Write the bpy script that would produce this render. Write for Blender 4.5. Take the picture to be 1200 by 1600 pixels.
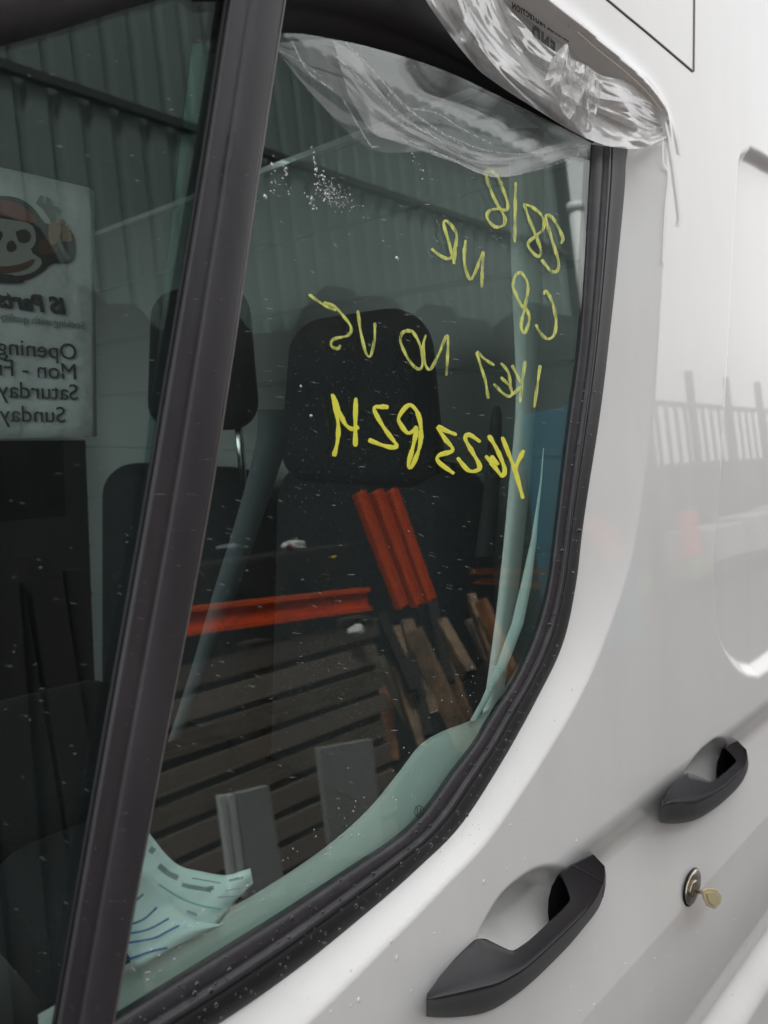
import bpy, bmesh, math, random
import numpy as np
from mathutils import Vector, Matrix
random.seed(7)
rng = np.random.default_rng(7)
for o in list(bpy.data.objects): bpy.data.objects.remove(o)
SC = bpy.context.scene
COL = SC.collection

# ------------------------------------------------------------------ camera, sky, sun, exposure
D0 = 0.42                 # the camera stands 0.42 m off the side of the van
EYE = 1.55
CAMLOC = Vector((0.0, -D0, EYE))
FPX = 1200.0
_X = np.array([1135., -120., 1200.]); _X /= np.linalg.norm(_X)
_Z = np.array([0., -1., -.1]); _Z /= np.linalg.norm(_Z)
_Y = np.cross(_Z, _X)
R3 = np.array([_X, _Y, _Z])          # camera (right, down, forward) -> world (rearward, into the van, up)
cam = bpy.data.cameras.new('camera'); camo = bpy.data.objects.new('camera', cam); COL.objects.link(camo)
cam.sensor_fit = 'VERTICAL'; cam.sensor_height = 36.0; cam.sensor_width = 27.0
cam.lens = 36.0 * FPX / 1600.0
cam.clip_start = 0.02; cam.clip_end = 500
right, down, fwd = (Vector(R3[:, i]) for i in range(3))
M4 = Matrix((right, -down, -fwd)).transposed().to_4x4(); M4.translation = CAMLOC
camo.matrix_world = M4
cam.dof.use_dof = True; cam.dof.focus_distance = 0.78; cam.dof.aperture_fstop = 7.5
SC.camera = camo

SUN_EL, SUN_AZ = math.radians(52), math.radians(47)   # from ahead of the van and over its roof
sd = Vector((-math.sin(SUN_AZ) * math.cos(SUN_EL), math.cos(SUN_AZ) * math.cos(SUN_EL), math.sin(SUN_EL)))
w = bpy.data.worlds.new('World'); SC.world = w; w.use_nodes = True
nt = w.node_tree; nt.nodes.clear()
sky = nt.nodes.new('ShaderNodeTexSky'); sky.sky_type = 'NISHITA'; sky.sun_disc = False
sky.sun_elevation = SUN_EL; sky.sun_rotation = math.atan2(sd.x, sd.y)
sky.air_density = 1.0; sky.dust_density = 4.0
hs = nt.nodes.new('ShaderNodeHueSaturation'); hs.inputs['Saturation'].default_value = 0.10
tc = nt.nodes.new('ShaderNodeTexCoord')
nz = nt.nodes.new('ShaderNodeTexNoise'); nz.inputs['Scale'].default_value = 2.2; nz.inputs['Detail'].default_value = 5
cr = nt.nodes.new('ShaderNodeValToRGB')
cr.color_ramp.elements[0].position = 0.3; cr.color_ramp.elements[0].color = (5.2, 5.2, 5.4, 1)
cr.color_ramp.elements[1].position = 0.75; cr.color_ramp.elements[1].color = (8.4, 8.3, 8.2, 1)
mxs = nt.nodes.new('ShaderNodeMixRGB'); mxs.inputs[0].default_value = 0.75
bg = nt.nodes.new('ShaderNodeBackground'); bg.inputs['Strength'].default_value = 0.064
wo = nt.nodes.new('ShaderNodeOutputWorld')
L = nt.links.new
L(sky.outputs[0], hs.inputs['Color']); L(tc.outputs['Generated'], nz.inputs['Vector'])
L(nz.outputs[0], cr.inputs[0]); L(hs.outputs[0], mxs.inputs[1]); L(cr.outputs[0], mxs.inputs[2])
L(mxs.outputs[0], bg.inputs['Color']); L(bg.outputs[0], wo.inputs['Surface'])
sl = bpy.data.lights.new('sun', 'SUN'); sl.energy = 1.5; sl.angle = math.radians(14); sl.color = (1, .96, .9)
so = bpy.data.objects.new('sun', sl); COL.objects.link(so); so.rotation_euler = sd.to_track_quat('Z', 'Y').to_euler(); so.location = (-3, 3, 8)
vs = SC.view_settings
vs.view_transform = 'Standard'; vs.look = 'None'; vs.gamma = 1; vs.exposure = 2.47; vs.use_curve_mapping = False
SC.cycles.max_bounces = 14; SC.cycles.transparent_max_bounces = 24
SC.cycles.sample_clamp_indirect = 6

# ------------------------------------------------------------------ where a point of the photograph lies on a real surface
TILT = 0.08               # the van's side leans in by this much per metre of height
def ray(px, py): return R3 @ np.array([px - 600., py - 800., FPX])
def P(px, py, off=0.0):   # on the van's side, off metres behind its skin
    r = ray(px, py); t = (D0 + off) / (r[1] - TILT * r[2])
    return Vector((r[0] * t, -D0 + r[1] * t, EYE + r[2] * t))
def PY(px, py, y):        # on an upright plane parallel to the van
    r = ray(px, py); t = (D0 + y) / r[1]
    return Vector((r[0] * t, y, EYE + r[2] * t))
def PX(px, py, x):        # on an upright plane across the van
    r = ray(px, py); t = x / r[0]
    return Vector((x, -D0 + r[1] * t, EYE + r[2] * t))
def MIR(px, py, dist, g=0.018):   # a yard object seen mirrored in the side of the van: its real place
    v = PY(px, py, dist)
    n = Vector((0, 1, -TILT)).normalized()
    s = (v - Vector((0, g, EYE))).dot(n)
    return v - 2 * s * n
def skin(x, z, off=0.0): return Vector((x, TILT * (z - EYE) + off, z))

# ------------------------------------------------------------------ materials
def mat(name, col=(.5, .5, .5), rough=.5, metal=0., coat=0., spec=.5, noise=None, bump=None, coat_rough=.03):
    m = bpy.data.materials.new(name); m.use_nodes = True
    b = m.node_tree.nodes['Principled BSDF']; n = m.node_tree.nodes; l = m.node_tree.links.new
    b.inputs['Base Color'].default_value = (*col, 1); b.inputs['Roughness'].default_value = rough
    b.inputs['Metallic'].default_value = metal; b.inputs['Coat Weight'].default_value = coat
    b.inputs['Coat Roughness'].default_value = coat_rough; b.inputs['Specular IOR Level'].default_value = spec
    t = n.new('ShaderNodeTexCoord')
    if noise:
        sc, col2, lo, hi = noise[:4]
        x = n.new('ShaderNodeTexNoise'); x.inputs['Scale'].default_value = sc; x.inputs['Detail'].default_value = 8
        x.inputs['Roughness'].default_value = .65
        if len(noise) > 4:
            mp = n.new('ShaderNodeMapping'); mp.inputs['Scale'].default_value = noise[4]; l(t.outputs['Object'], mp.inputs[0]); l(mp.outputs[0], x.inputs['Vector'])
        else: l(t.outputs['Object'], x.inputs['Vector'])
        r = n.new('ShaderNodeValToRGB'); r.color_ramp.elements[0].position = lo; r.color_ramp.elements[1].position = hi
        r.color_ramp.elements[0].color = (*col, 1); r.color_ramp.elements[1].color = (*col2, 1)
        l(x.outputs[0], r.inputs[0]); l(r.outputs[0], b.inputs['Base Color'])
    if bump:
        x = n.new('ShaderNodeTexNoise'); x.inputs['Scale'].default_value = bump[0]; x.inputs['Detail'].default_value = 4
        bm = n.new('ShaderNodeBump'); bm.inputs['Strength'].default_value = bump[1]; bm.inputs['Distance'].default_value = bump[2]
        l(t.outputs['Object'], x.inputs['Vector']); l(x.outputs[0], bm.inputs['Height']); l(bm.outputs[0], b.inputs['Normal'])
    return m

def glass_mat(name, tint, f0, rough=0.0):
    m = bpy.data.materials.new(name); m.use_nodes = True; n = m.node_tree.nodes; l = m.node_tree.links.new; n.clear()
    out = n.new('ShaderNodeOutputMaterial'); tr = n.new('ShaderNodeBsdfTransparent'); gl = n.new('ShaderNodeBsdfGlossy')
    tr.inputs[0].default_value = (*tint, 1); gl.inputs['Roughness'].default_value = rough
    lw = n.new('ShaderNodeLayerWeight'); lw.inputs['Blend'].default_value = .5
    pw = n.new('ShaderNodeMath'); pw.operation = 'POWER'; pw.inputs[1].default_value = 5
    ma = n.new('ShaderNodeMath'); ma.operation = 'MULTIPLY_ADD'; ma.inputs[1].default_value = 1 - f0; ma.inputs[2].default_value = f0
    mx = n.new('ShaderNodeMixShader')
    l(lw.outputs['Facing'], pw.inputs[0]); l(pw.outputs[0], ma.inputs[0]); l(ma.outputs[0], mx.inputs[0])
    l(tr.outputs[0], mx.inputs[1]); l(gl.outputs[0], mx.inputs[2]); l(mx.outputs[0], out.inputs[0])
    return m

def film_mat(name, white, gloss, scale=40):
    m = bpy.data.materials.new(name); m.use_nodes = True; n = m.node_tree.nodes; l = m.node_tree.links.new; n.clear()
    out = n.new('ShaderNodeOutputMaterial'); tr = n.new('ShaderNodeBsdfTransparent'); gl = n.new('ShaderNodeBsdfGlossy')
    gl.inputs['Roughness'].default_value = .04
    df = n.new('ShaderNodeBsdfDiffuse'); df.inputs[0].default_value = (.86, .85, .84, 1)
    tl = n.new('ShaderNodeBsdfTranslucent'); tl.inputs[0].default_value = (.86, .85, .84, 1)
    m0 = n.new('ShaderNodeMixShader'); m0.inputs[0].default_value = .35; l(df.outputs[0], m0.inputs[1]); l(tl.outputs[0], m0.inputs[2])
    t = n.new('ShaderNodeTexCoord'); nz = n.new('ShaderNodeTexNoise'); nz.inputs['Scale'].default_value = scale; nz.inputs['Detail'].default_value = 6
    r = n.new('ShaderNodeMapRange'); r.inputs[1].default_value = .3; r.inputs[2].default_value = .7; r.inputs[3].default_value = white * .5; r.inputs[4].default_value = min(1, white * 1.5)
    l(t.outputs['Object'], nz.inputs['Vector']); l(nz.outputs[0], r.inputs[0])
    m1 = n.new('ShaderNodeMixShader'); l(r.outputs[0], m1.inputs[0]); l(tr.outputs[0], m1.inputs[1]); l(m0.outputs[0], m1.inputs[2])
    lw = n.new('ShaderNodeLayerWeight'); lw.inputs['Blend'].default_value = gloss
    m2 = n.new('ShaderNodeMixShader'); l(lw.outputs['Fresnel'], m2.inputs[0]); 
    m2.inputs[0].default_value = gloss
    for lk in list(m.node_tree.links):
        if lk.to_node == m2: m.node_tree.links.remove(lk)
    l(m1.outputs[0], m2.inputs[1]); l(gl.outputs[0], m2.inputs[2])
    l(m2.outputs[0], out.inputs[0])
    return m

def marker_mat(name, col, lo, hi):
    m = bpy.data.materials.new(name); m.use_nodes = True; n = m.node_tree.nodes; l = m.node_tree.links.new
    b = n['Principled BSDF']; b.inputs['Base Color'].default_value = (*col, 1); b.inputs['Roughness'].default_value = .6
    t = n.new('ShaderNodeTexCoord'); x = n.new('ShaderNodeTexNoise'); x.inputs['Scale'].default_value = 190; x.inputs['Detail'].default_value = 3
    mp = n.new('ShaderNodeMapping'); mp.inputs['Scale'].default_value = (1, 1, .35)
    r = n.new('ShaderNodeMapRange'); r.inputs[1].default_value = .3; r.inputs[2].default_value = .62; r.inputs[3].default_value = lo; r.inputs[4].default_value = hi
    l(t.outputs['Object'], mp.inputs[0]); l(mp.outputs[0], x.inputs['Vector']); l(x.outputs[0], r.inputs[0]); l(r.outputs[0], b.inputs['Alpha'])
    return m

PAINT = mat('white_paint', (.745, .74, .732), .40, coat=.5, spec=.26, noise=(5, (.705, .70, .69), .42, .8, (3, 3, .7)), coat_rough=.015, bump=(9, .10, .004))
PAINT_IN = mat('inner_grey_paint', (.31, .33, .32), .5)
TRIML = mat('light_inner_trim', (.50, .485, .46), .5)
PILL = mat('pillar_trim', (.66, .65, .62), .5)
RUBBER = mat('black_rubber', (.034, .032, .037), .42, spec=.35, noise=(60, (.052, .049, .054), .5, .75), bump=(300, .25, .0006))
RUBBER_D = mat('deep_black_rubber', (.008, .0075, .009), .5, spec=.25, bump=(300, .2, .0005))
DIVIDER = mat('divider_plastic', (.030, .027, .031), .48, spec=.35, noise=(25, (.044, .040, .045), .4, .7, (1, 1, .25)), bump=(500, .15, .0004))
BLACKP = mat('black_plastic', (.017, .0165, .019), .42, spec=.30, bump=(900, .3, .0003))
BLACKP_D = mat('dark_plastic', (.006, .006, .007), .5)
GLASS = glass_mat('window_glass', (.815, .91, .888), .056)
FABRIC = mat('seat_fabric', (.006, .0075, .009), .9, noise=(180, (.016, .018, .02), .5, .7), bump=(400, .4, .002))
TRIM = mat('grey_trim', (.22, .24, .24), .6)
TRIMD = mat('dark_trim', (.009, .010, .011), .7)
HEAD = mat('headliner_cloth', (.10, .105, .105), .9)
CHROME = mat('chrome', (.6, .6, .6), .2, 1.)
LOCKM = mat('worn_lock_metal', (.50, .45, .38), .32, 1., noise=(200, (.26, .21, .15), .45, .7))
KEYM = mat('yellowed_key_plastic', (.56, .47, .27), .35)
KEYS = mat('key_steel', (.5, .48, .42), .35, 1.)
PAPER = mat('paper', (.90, .91, .92), .8)
PRINT = mat('grey_print', (.38, .42, .44), .8)
TEAL = mat('teal_print', (.35, .55, .57), .8)
BLUEINK = mat('blue_ink', (.06, .16, .48), .7)
BELT = mat('seat_belt_webbing', (.07, .076, .085), .7, bump=(900, .3, .0005))
MARK = marker_mat('yellow_marker', (.84, .80, .07), .86, 1.0)
MARK2 = marker_mat('thin_yellow_marker', (.70, .74, .16), .30, 1.0)
FILM = film_mat('clear_film', .70, .20, 22)
FILMG = film_mat('clear_film_thin', .07, .04, 5)
FILMB = film_mat('clear_film_bunched', .24, .06, 16)
STICK = mat('print_black', (.02, .02, .02), .6)
DROP = glass_mat('water', (.80, .84, .84), .10)
BEAD = mat('water_bead', (.010, .010, .011), .04, spec=.9)
DROPG = glass_mat('water_on_glass', (.9, .92, .92), .45, .15)
SPECK = mat('dust_speck', (.34, .37, .37), .6)
DIRT = mat('dirt', (.36, .30, .22), .9)
SIGNM = mat('banner_vinyl', (.80, .81, .81), .55, bump=(9, .5, .03))

# ------------------------------------------------------------------ mesh helpers
def link(name, me, m, parent=None, smooth=True):
    o = bpy.data.objects.new(name, me); COL.objects.link(o)
    if m is not None: me.materials.append(m)
    if smooth:
        me.polygons.foreach_set('use_smooth', [True] * len(me.polygons))
    if parent is not None: o.parent = parent
    return o
def mesh(name, V, F, m, parent=None, smooth=False):
    me = bpy.data.meshes.new(name); me.from_pydata([tuple(v) for v in V], [], F); me.validate(); me.update()
    return link(name, me, m, parent, smooth)
def fixn(o):
    bm = bmesh.new(); bm.from_mesh(o.data); bmesh.ops.recalc_face_normals(bm, faces=bm.faces[:]); bm.to_mesh(o.data); bm.free(); return o
def thing(name, label, cat, loc=(0, 0, 0), group=None):
    o = bpy.data.objects.new(name, None); COL.objects.link(o); o.location = loc; o.empty_display_size = .1
    o['label'] = label; o['category'] = cat
    if group: o['group'] = group
    return o
def tag(o, label, cat, group=None):
    o['label'] = label; o['category'] = cat
    if group: o['group'] = group
    return o
def keep(parent, *objs):       # parts are modelled in world space
    bpy.context.view_layer.update()
    for o in objs: o.parent = parent; o.matrix_parent_inverse = parent.matrix_world.inverted()
def loft(name, rows, m, parent=None, closed=False, smooth=True, caps=False):
    n = len(rows[0]); V = [v for r in rows for v in r]; F = []
    for i in range(len(rows) - 1):
        for j in range(n if closed else n - 1):
            a, b = i * n + j, i * n + (j + 1) % n
            F.append((a, b, b + n, a + n))
    if caps and closed:
        F.append(tuple(range(n))[::-1]); F.append(tuple(range((len(rows) - 1) * n, len(rows) * n)))
    o = mesh(name, V, F, m, parent, smooth); return fixn(o)
def spline(pts, n):            # Catmull-Rom through points, evenly spaced
    p = np.array(pts, float); p = np.vstack([2 * p[0] - p[1], p, 2 * p[-1] - p[-2]]); out = []
    for i in range(1, len(p) - 2):
        t = np.linspace(0, 1, 24, endpoint=False)[:, None]
        out.append(.5 * ((2 * p[i]) + (-p[i-1] + p[i+1]) * t + (2*p[i-1] - 5*p[i] + 4*p[i+1] - p[i+2]) * t**2 + (-p[i-1] + 3*p[i] - 3*p[i+1] + p[i+2]) * t**3))
    q = np.vstack(out + [p[-2][None]])
    s = np.r_[0, np.cumsum(np.linalg.norm(np.diff(q, axis=0), axis=1))]
    u = np.linspace(0, s[-1], n)
    return np.stack([np.interp(u, s, q[:, k]) for k in range(q.shape[1])], 1)
def poly_prism(name, front, back, m, parent=None):
    n = len(front); V = list(front) + list(back)
    F = [tuple(range(n)), tuple(range(2 * n - 1, n - 1, -1))] + [(i, i + n, (i + 1) % n + n, (i + 1) % n) for i in range(n)]
    return fixn(mesh(name, V, F, m, parent))
def tube(name, pts, r, m, parent=None, seg=8):
    rows = []; pts = [Vector(p) for p in pts]
    for i, p in enumerate(pts):
        t = (pts[min(i + 1, len(pts) - 1)] - pts[max(i - 1, 0)]).normalized()
        a = t.orthogonal().normalized() if i == 0 else (a - t * a.dot(t)).normalized()
        b = t.cross(a); rr = r[i] if isinstance(r, (list, tuple)) else r
        rows.append([p + a * rr * math.cos(2 * math.pi * k / seg) + b * rr * math.sin(2 * math.pi * k / seg) for k in range(seg)])
    return loft(name, rows, m, parent, closed=True, caps=True)
def box(name, c, s, m, parent=None, rot=None, bev=0.0):
    bm = bmesh.new(); bmesh.ops.create_cube(bm, size=1)
    for v in bm.verts: v.co = Vector((v.co.x * s[0], v.co.y * s[1], v.co.z * s[2]))
    if bev: bmesh.ops.bevel(bm, geom=bm.edges[:], offset=bev, segments=2, affect='EDGES', profile=.6)
    me = bpy.data.meshes.new(name); bm.to_mesh(me); bm.free()
    o = link(name, me, m, None, False); o.location = c
    if rot is not None: o.rotation_euler = rot
    if parent is not None: keep(parent, o)
    return o
def pip(poly, x, z):           # points in polygon
    poly = np.array(poly); inside = np.zeros(x.shape, bool); j = len(poly) - 1
    for i in range(len(poly)):
        xi, zi = poly[i]; xj, zj = poly[j]
        c = ((zi > z) != (zj > z)) & (x < (xj - xi) * (z - zi) / (zj - zi + 1e-12) + xi)
        inside ^= c; j = i
    return inside
def dist(poly, x, z, closed=False):
    poly = np.array(poly); d = np.full(x.shape, 1e9); n = len(poly)
    for i in range(n if closed else n - 1):
        a, b = poly[i], poly[(i + 1) % n]; ab = b - a; L2 = ab @ ab + 1e-15
        t = np.clip(((x - a[0]) * ab[0] + (z - a[1]) * ab[1]) / L2, 0, 1)
        d = np.minimum(d, np.hypot(x - a[0] - t * ab[0], z - a[1] - t * ab[1]))
    return d
def sstep(t): t = np.clip(t, 0, 1); return t * t * (3 - 2 * t)
def XZ(pts, off=0.0): return [(lambda v: (v.x, v.z))(P(a, b, off)) for a, b in pts]

# ------------------------------------------------------------------ outlines read off the photograph
CIN = spline([(60, 1668), (177, 1597), (250, 1552), (350, 1490), (450, 1427), (560, 1353), (627, 1307), (670, 1263), (710, 1207), (747, 1157),
              (773, 1113), (807, 1060), (838, 990), (858, 915), (871, 815), (880, 740), (890, 660), (906, 540), (915, 420), (921, 300), (925, 226)], 110)
COUT = spline([(150, 1716), (340, 1600), (470, 1510), (607, 1400), (660, 1353), (720, 1293), (780, 1200), (840, 1090), (880, 1005), (900, 915),
               (911, 830), (925, 740), (937, 665), (947, 590), (955, 520), (964, 442), (975, 337), (980, 280), (981, 232)], 110)
C1 = spline([(330, 1740), (520, 1560), (640, 1440), (700, 1378), (760, 1315), (830, 1215), (900, 1100), (945, 1000), (985, 880), (1005, 760), (1020, 640), (1030, 500), (1040, 330), (1043, 200)], 90)
FU = spline([(300, -110), (440, -95), (560, -70), (680, 0), (760, 62), (830, 122), (890, 175), (945, 214)], 60)
LIP = spline([(560, -260), (660, -150), (770, -60), (868, 22), (905, 48), (935, 75), (975, 108), (1008, 140), (1032, 172), (1043, 200)], 60)

van = thing('van', 'white panel van with wet black window seal and yellow marker writing on its glass', 'van', (1.0, 0.9, 0.0))

# ------------------------------------------------------------------ side of the van: one pressed sheet, door and sliding door
def side_height(x, z):
    h = np.zeros_like(x)
    # window surround falls back towards the glass, and under the gutter lip over the door
    outer = XZ(C1) + XZ(LIP)[::-1]; inner = XZ(COUT) + XZ(FU)[::-1]
    inb = pip(outer + [(-2, EYE + .9), (-2, EYE - 1.2)], x, z) & (x < 1.2)
    dl = dist(XZ(LIP), x, z); dc1 = np.minimum(dist(XZ(C1), x, z), dl); dco = dist(inner, x, z)
    lowz = sstep((EYE - .05 - z) / .25)
    t = np.clip(dc1 / (dc1 + dco + 1e-9), 0, 1)
    lipw = sstep((dist(XZ(C1), x, z) - dl) / .04 + .5)
    h += np.where(inb, (.024 + .016 * lowz) * t + lipw * .016 * sstep(dl / .012), 0)
    h -= np.where(~inb, lipw * .006 * np.exp(-(dl / .016) ** 2), 0)
    # long feature groove at handle height
    zl = (z - EYE) / D0
    h += .017 * (sstep((-zl - 1.03) / .15) - np.clip((-zl - 1.19) / .30, 0, 1)) * sstep((x - .50) / .3)
    # lower swage
    h += .022 * np.clip((-zl - 1.60) / .42, 0, 1) ** 2 - .027 * sstep((-zl - 2.02) / .12)
    h += .06 * sstep((-zl - 2.36) / .05)
    # pressed panel of the sliding door
    pan = spline([(1420, 330), (1240, 262), (1185, 232), (1166, 226), (1154, 245), (1150, 300), (1140, 480), (1128, 700), (1116, 900), (1121, 985), (1138, 1030), (1162, 1056), (1190, 1060), (1230, 1030), (1420, 930)], 80)
    panp = XZ(pan); dp = dist(panp, x, z); ip = pip(panp, x, z)
    h += np.where(ip, .016 * sstep(dp / .024), 0)
    return h
CUPF = [(742, 1467), (760, 1430), (783, 1394), (815, 1366), (847, 1350), (878, 1352), (905, 1372), (915, 1410), (890, 1450), (830, 1500), (790, 1505), (760, 1490)]
CUPR = [(1073, 1207), (1083, 1185), (1095, 1169), (1108, 1158), (1121, 1150), (1135, 1154), (1155, 1175), (1160, 1195), (1125, 1235), (1100, 1230), (1085, 1220)]
def cup(h, x, z, px):
    p = XZ(spline(px + [px[0]], 60)); d_ = dist(p, x, z, True); i_ = pip(p, x, z)
    return h + np.where(i_, .034 * sstep(d_ / .030), 0)

def sheet(name, x0, x1, z0, z1, nx, nz, cutters=(), m=PAINT):
    xs = np.linspace(x0, x1, nx); zs = np.linspace(z0, z1, nz)
    x, z = np.meshgrid(xs, zs, indexing='ij')
    h = side_height(x, z); h = cup(h, x, z, CUPF); h = cup(h, x, z, CUPR)
    for fn in cutters: h = fn(h, x, z)
    y = TILT * (z - EYE) + h
    V = np.stack([x, y, z], -1).reshape(-1, 3)
    idx = np.arange(nx * nz).reshape(nx, nz)
    q = np.stack([idx[:-1, :-1], idx[1:, :-1], idx[1:, 1:], idx[:-1, 1:]], -1).reshape(-1, 4)
    cx = (x[:-1, :-1] + x[1:, 1:]).reshape(-1) / 2; cz = (z[:-1, :-1] + z[1:, 1:]).reshape(-1) / 2
    hole = XZ(COUT) + XZ(FU)[::-1] + [(-1.0, XZ(FU)[0][1]), (-1.0, P(150, 1716).z)]
    inside = pip(hole, cx, cz) & (dist(XZ(COUT) + XZ(FU)[::-1], cx, cz) > .007)
    q = q[~inside]
    me = bpy.data.meshes.new(name)
    used = np.unique(q); rem = np.full(len(V), -1); rem[used] = np.arange(len(used)); q = rem[q]; V = V[used]
    me.vertices.add(len(V)); me.vertices.foreach_set('co', V.reshape(-1).astype(np.float32))
    me.loops.add(q.size); me.loops.foreach_set('vertex_index', q.reshape(-1).astype(np.int32))
    me.polygons.add(len(q)); me.polygons.foreach_set('loop_start', np.arange(0, q.size, 4, dtype=np.int32))
    me.update(calc_edges=True); me.validate()
    return link(name, me, m, None, True)
XS = 2.17 * D0      # where door and sliding door meet
ZB, ZT = EYE - 2.85 * D0, EYE + 1.9 * D0
door = sheet('front_door', .05, XS, ZB, ZT, 330, 860)
slide = sheet('sliding_door', XS, 2.9, ZB, ZT, 560, 860)
rear = sheet('body_side', 2.9, 5.2, ZB, ZT, 60, 120)
front = sheet('wing', -1.3, .05, ZB, EYE - .5, 40, 60)
keep(van, door, slide, rear, front)
GAP = mat('shut_line', (.17, .155, .14), .8)
def skinline(name, pts, wpx, m, off=-.0004):
    p = spline(pts, max(10, 6 * len(pts))); t = np.gradient(p, axis=0); n_ = np.stack([-t[:, 1], t[:, 0]], 1) / (np.linalg.norm(t, axis=1)[:, None] + 1e-9)
    o = loft(name, [[P(*(q - k * wpx / 2), off + .001), P(*(q - k * wpx / 2), off), P(*(q + k * wpx / 2), off), P(*(q + k * wpx / 2), off + .001)] for q, k in zip(p, n_)], m); keep(van, o); return o
skinline('panel_gap', [(800, -128), (950, 0), (1015, 54), (1083, 112)], 3.6, GAP)
skinline('panel_gap', [(1084, 112), (1085, 0), (1086, -140)], 3, GAP)

# ------------------------------------------------------------------ rubber seal round the window
def seal(name, m, u):         # u: list of (position across the seal 0..1, depth)
    rows = []
    for a, b in zip(CIN, COUT):
        rows.append([P(*(a * (1 - s) + b * s), off) for s, off in u])
    return loft(name, rows, m)
s1 = seal('window_seal', RUBBER, [(-.12, .030), (-.06, .020), (.0, .0158), (.06, .0142), (.14, .0128), (.24, .0122), (.30, .0122), (.34, .0132), (.38, .0122), (.44, .0096), (.50, .0086), (.54, .0090)])
s1b = seal('outer_seal_lip', RUBBER_D, [(.53, .0105), (.55, .0092), (.60, .0115), (.68, .0135), (.80, .0145), (.93, .0165), (1.0, .0205), (1.03, .03)]); keep(van, s1b)
keep(van, s1)

# ------------------------------------------------------------------ upper frame, black
GT = [(300, 70), (440, 52), (530, 63), (620, 85), (700, 113), (780, 150), (850, 185), (925, 224)]
GTs = spline(GT, 60)
FU2 = spline([(300, -260), (440, -240), (600, -200), (760, -60), (860, 20), (930, 85), (985, 150), (1030, 215)], 60)
rows = []
for a, b in zip(GTs, FU):
    rows.append([P(*(a * (1 - s) + b * s), o_) for s, o_ in [(-.10, .034), (0, .026), (.22, .024), (.30, .020), (.5, .012), (.75, .012), (.9, .016), (1, .020), (1.06, .034)]])
s2 = loft('upper_window_frame', rows, RUBBER_D)
rows = []
AF = spline([(-200, 130), (0, 82), (90, 58), (175, 31), (280, -2), (420, -60)], 40)
for a in AF:
    rows.append([P(a[0] + dx, a[1] + dy, o_) for dx, dy, o_ in [(0, 6, .030), (0, 0, .022), (-8, -18, .012), (-16, -45, .004), (-24, -80, .001), (-50, -170, .004), (-60, -260, .02)]])
s3 = loft('quarter_window_frame', rows, DIVIDER)
keep(van, s2, s3)

# ------------------------------------------------------------------ divider between quarter glass and main window
DL = spline([(385, -170), (358, 0), (322, 240), (270, 555), (225, 825), (165, 1165), (90, 1597), (65, 1740)], 70)
DR = spline([(475, -170), (445, 0), (397, 315), (362, 560), (318, 836), (253, 1180), (178, 1590), (152, 1740)], 70)
rows = []
for a, b in zip(DL, DR):
    rows.append([P(*(a * (1 - s) + b * s), o_) for s, o_ in [(-.06, .028), (-.02, .0155), (.01, .0085), (.04, .0068), (.10, .0064), (.36, .0082), (.40, .0086), (.43, .0070), (.46, .0062), (.70, .0056), (.95, .0058), (.985, .0072), (1.0, .014), (1.03, .028)]])
dv = loft('window_divider', rows, DIVIDER)
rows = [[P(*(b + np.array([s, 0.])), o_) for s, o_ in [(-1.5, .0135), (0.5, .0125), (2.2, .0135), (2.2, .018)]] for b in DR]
ed = loft('glass_edge_strip', rows, mat('edge_highlight', (.22, .19, .18), .4))  # lighter colour paints the thin highlight along the glass edge
rows = [[P(*(a + np.array([s, 0.])), o_) for s, o_ in [(-9, .0168), (-4, .014), (1, .0145), (2, .024)]] for a in DL]
lipo = loft('quarter_glass_seal', rows, RUBBER_D)
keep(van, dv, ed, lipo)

# ------------------------------------------------------------------ glass
def pane(name, px, o1, o2):
    a = [P(x, y, o1) for x, y in px]; b = [P(x, y, o2) for x, y in px]
    return poly_prism(name, a, b, GLASS)
mainpx = [(150, 1740)] + [tuple(c + (b - c) * .04) for c, b in zip(CIN, COUT)][4:] + [tuple(p) for p in GTs[::-1]] + [(420, 40), (372, 300), (330, 560), (280, 840), (215, 1190), (140, 1600)]
glass = pane('window_glass', mainpx, .0165, .0205)
quart = pane('quarter_glass', [(-260, 1900), (120, 1780), (140, 1590), (215, 1165), (275, 825), (372, 240), (410, 0), (430, -90), (100, -60), (-220, 60)], .0172, .0212)
keep(van, glass, quart)

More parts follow.
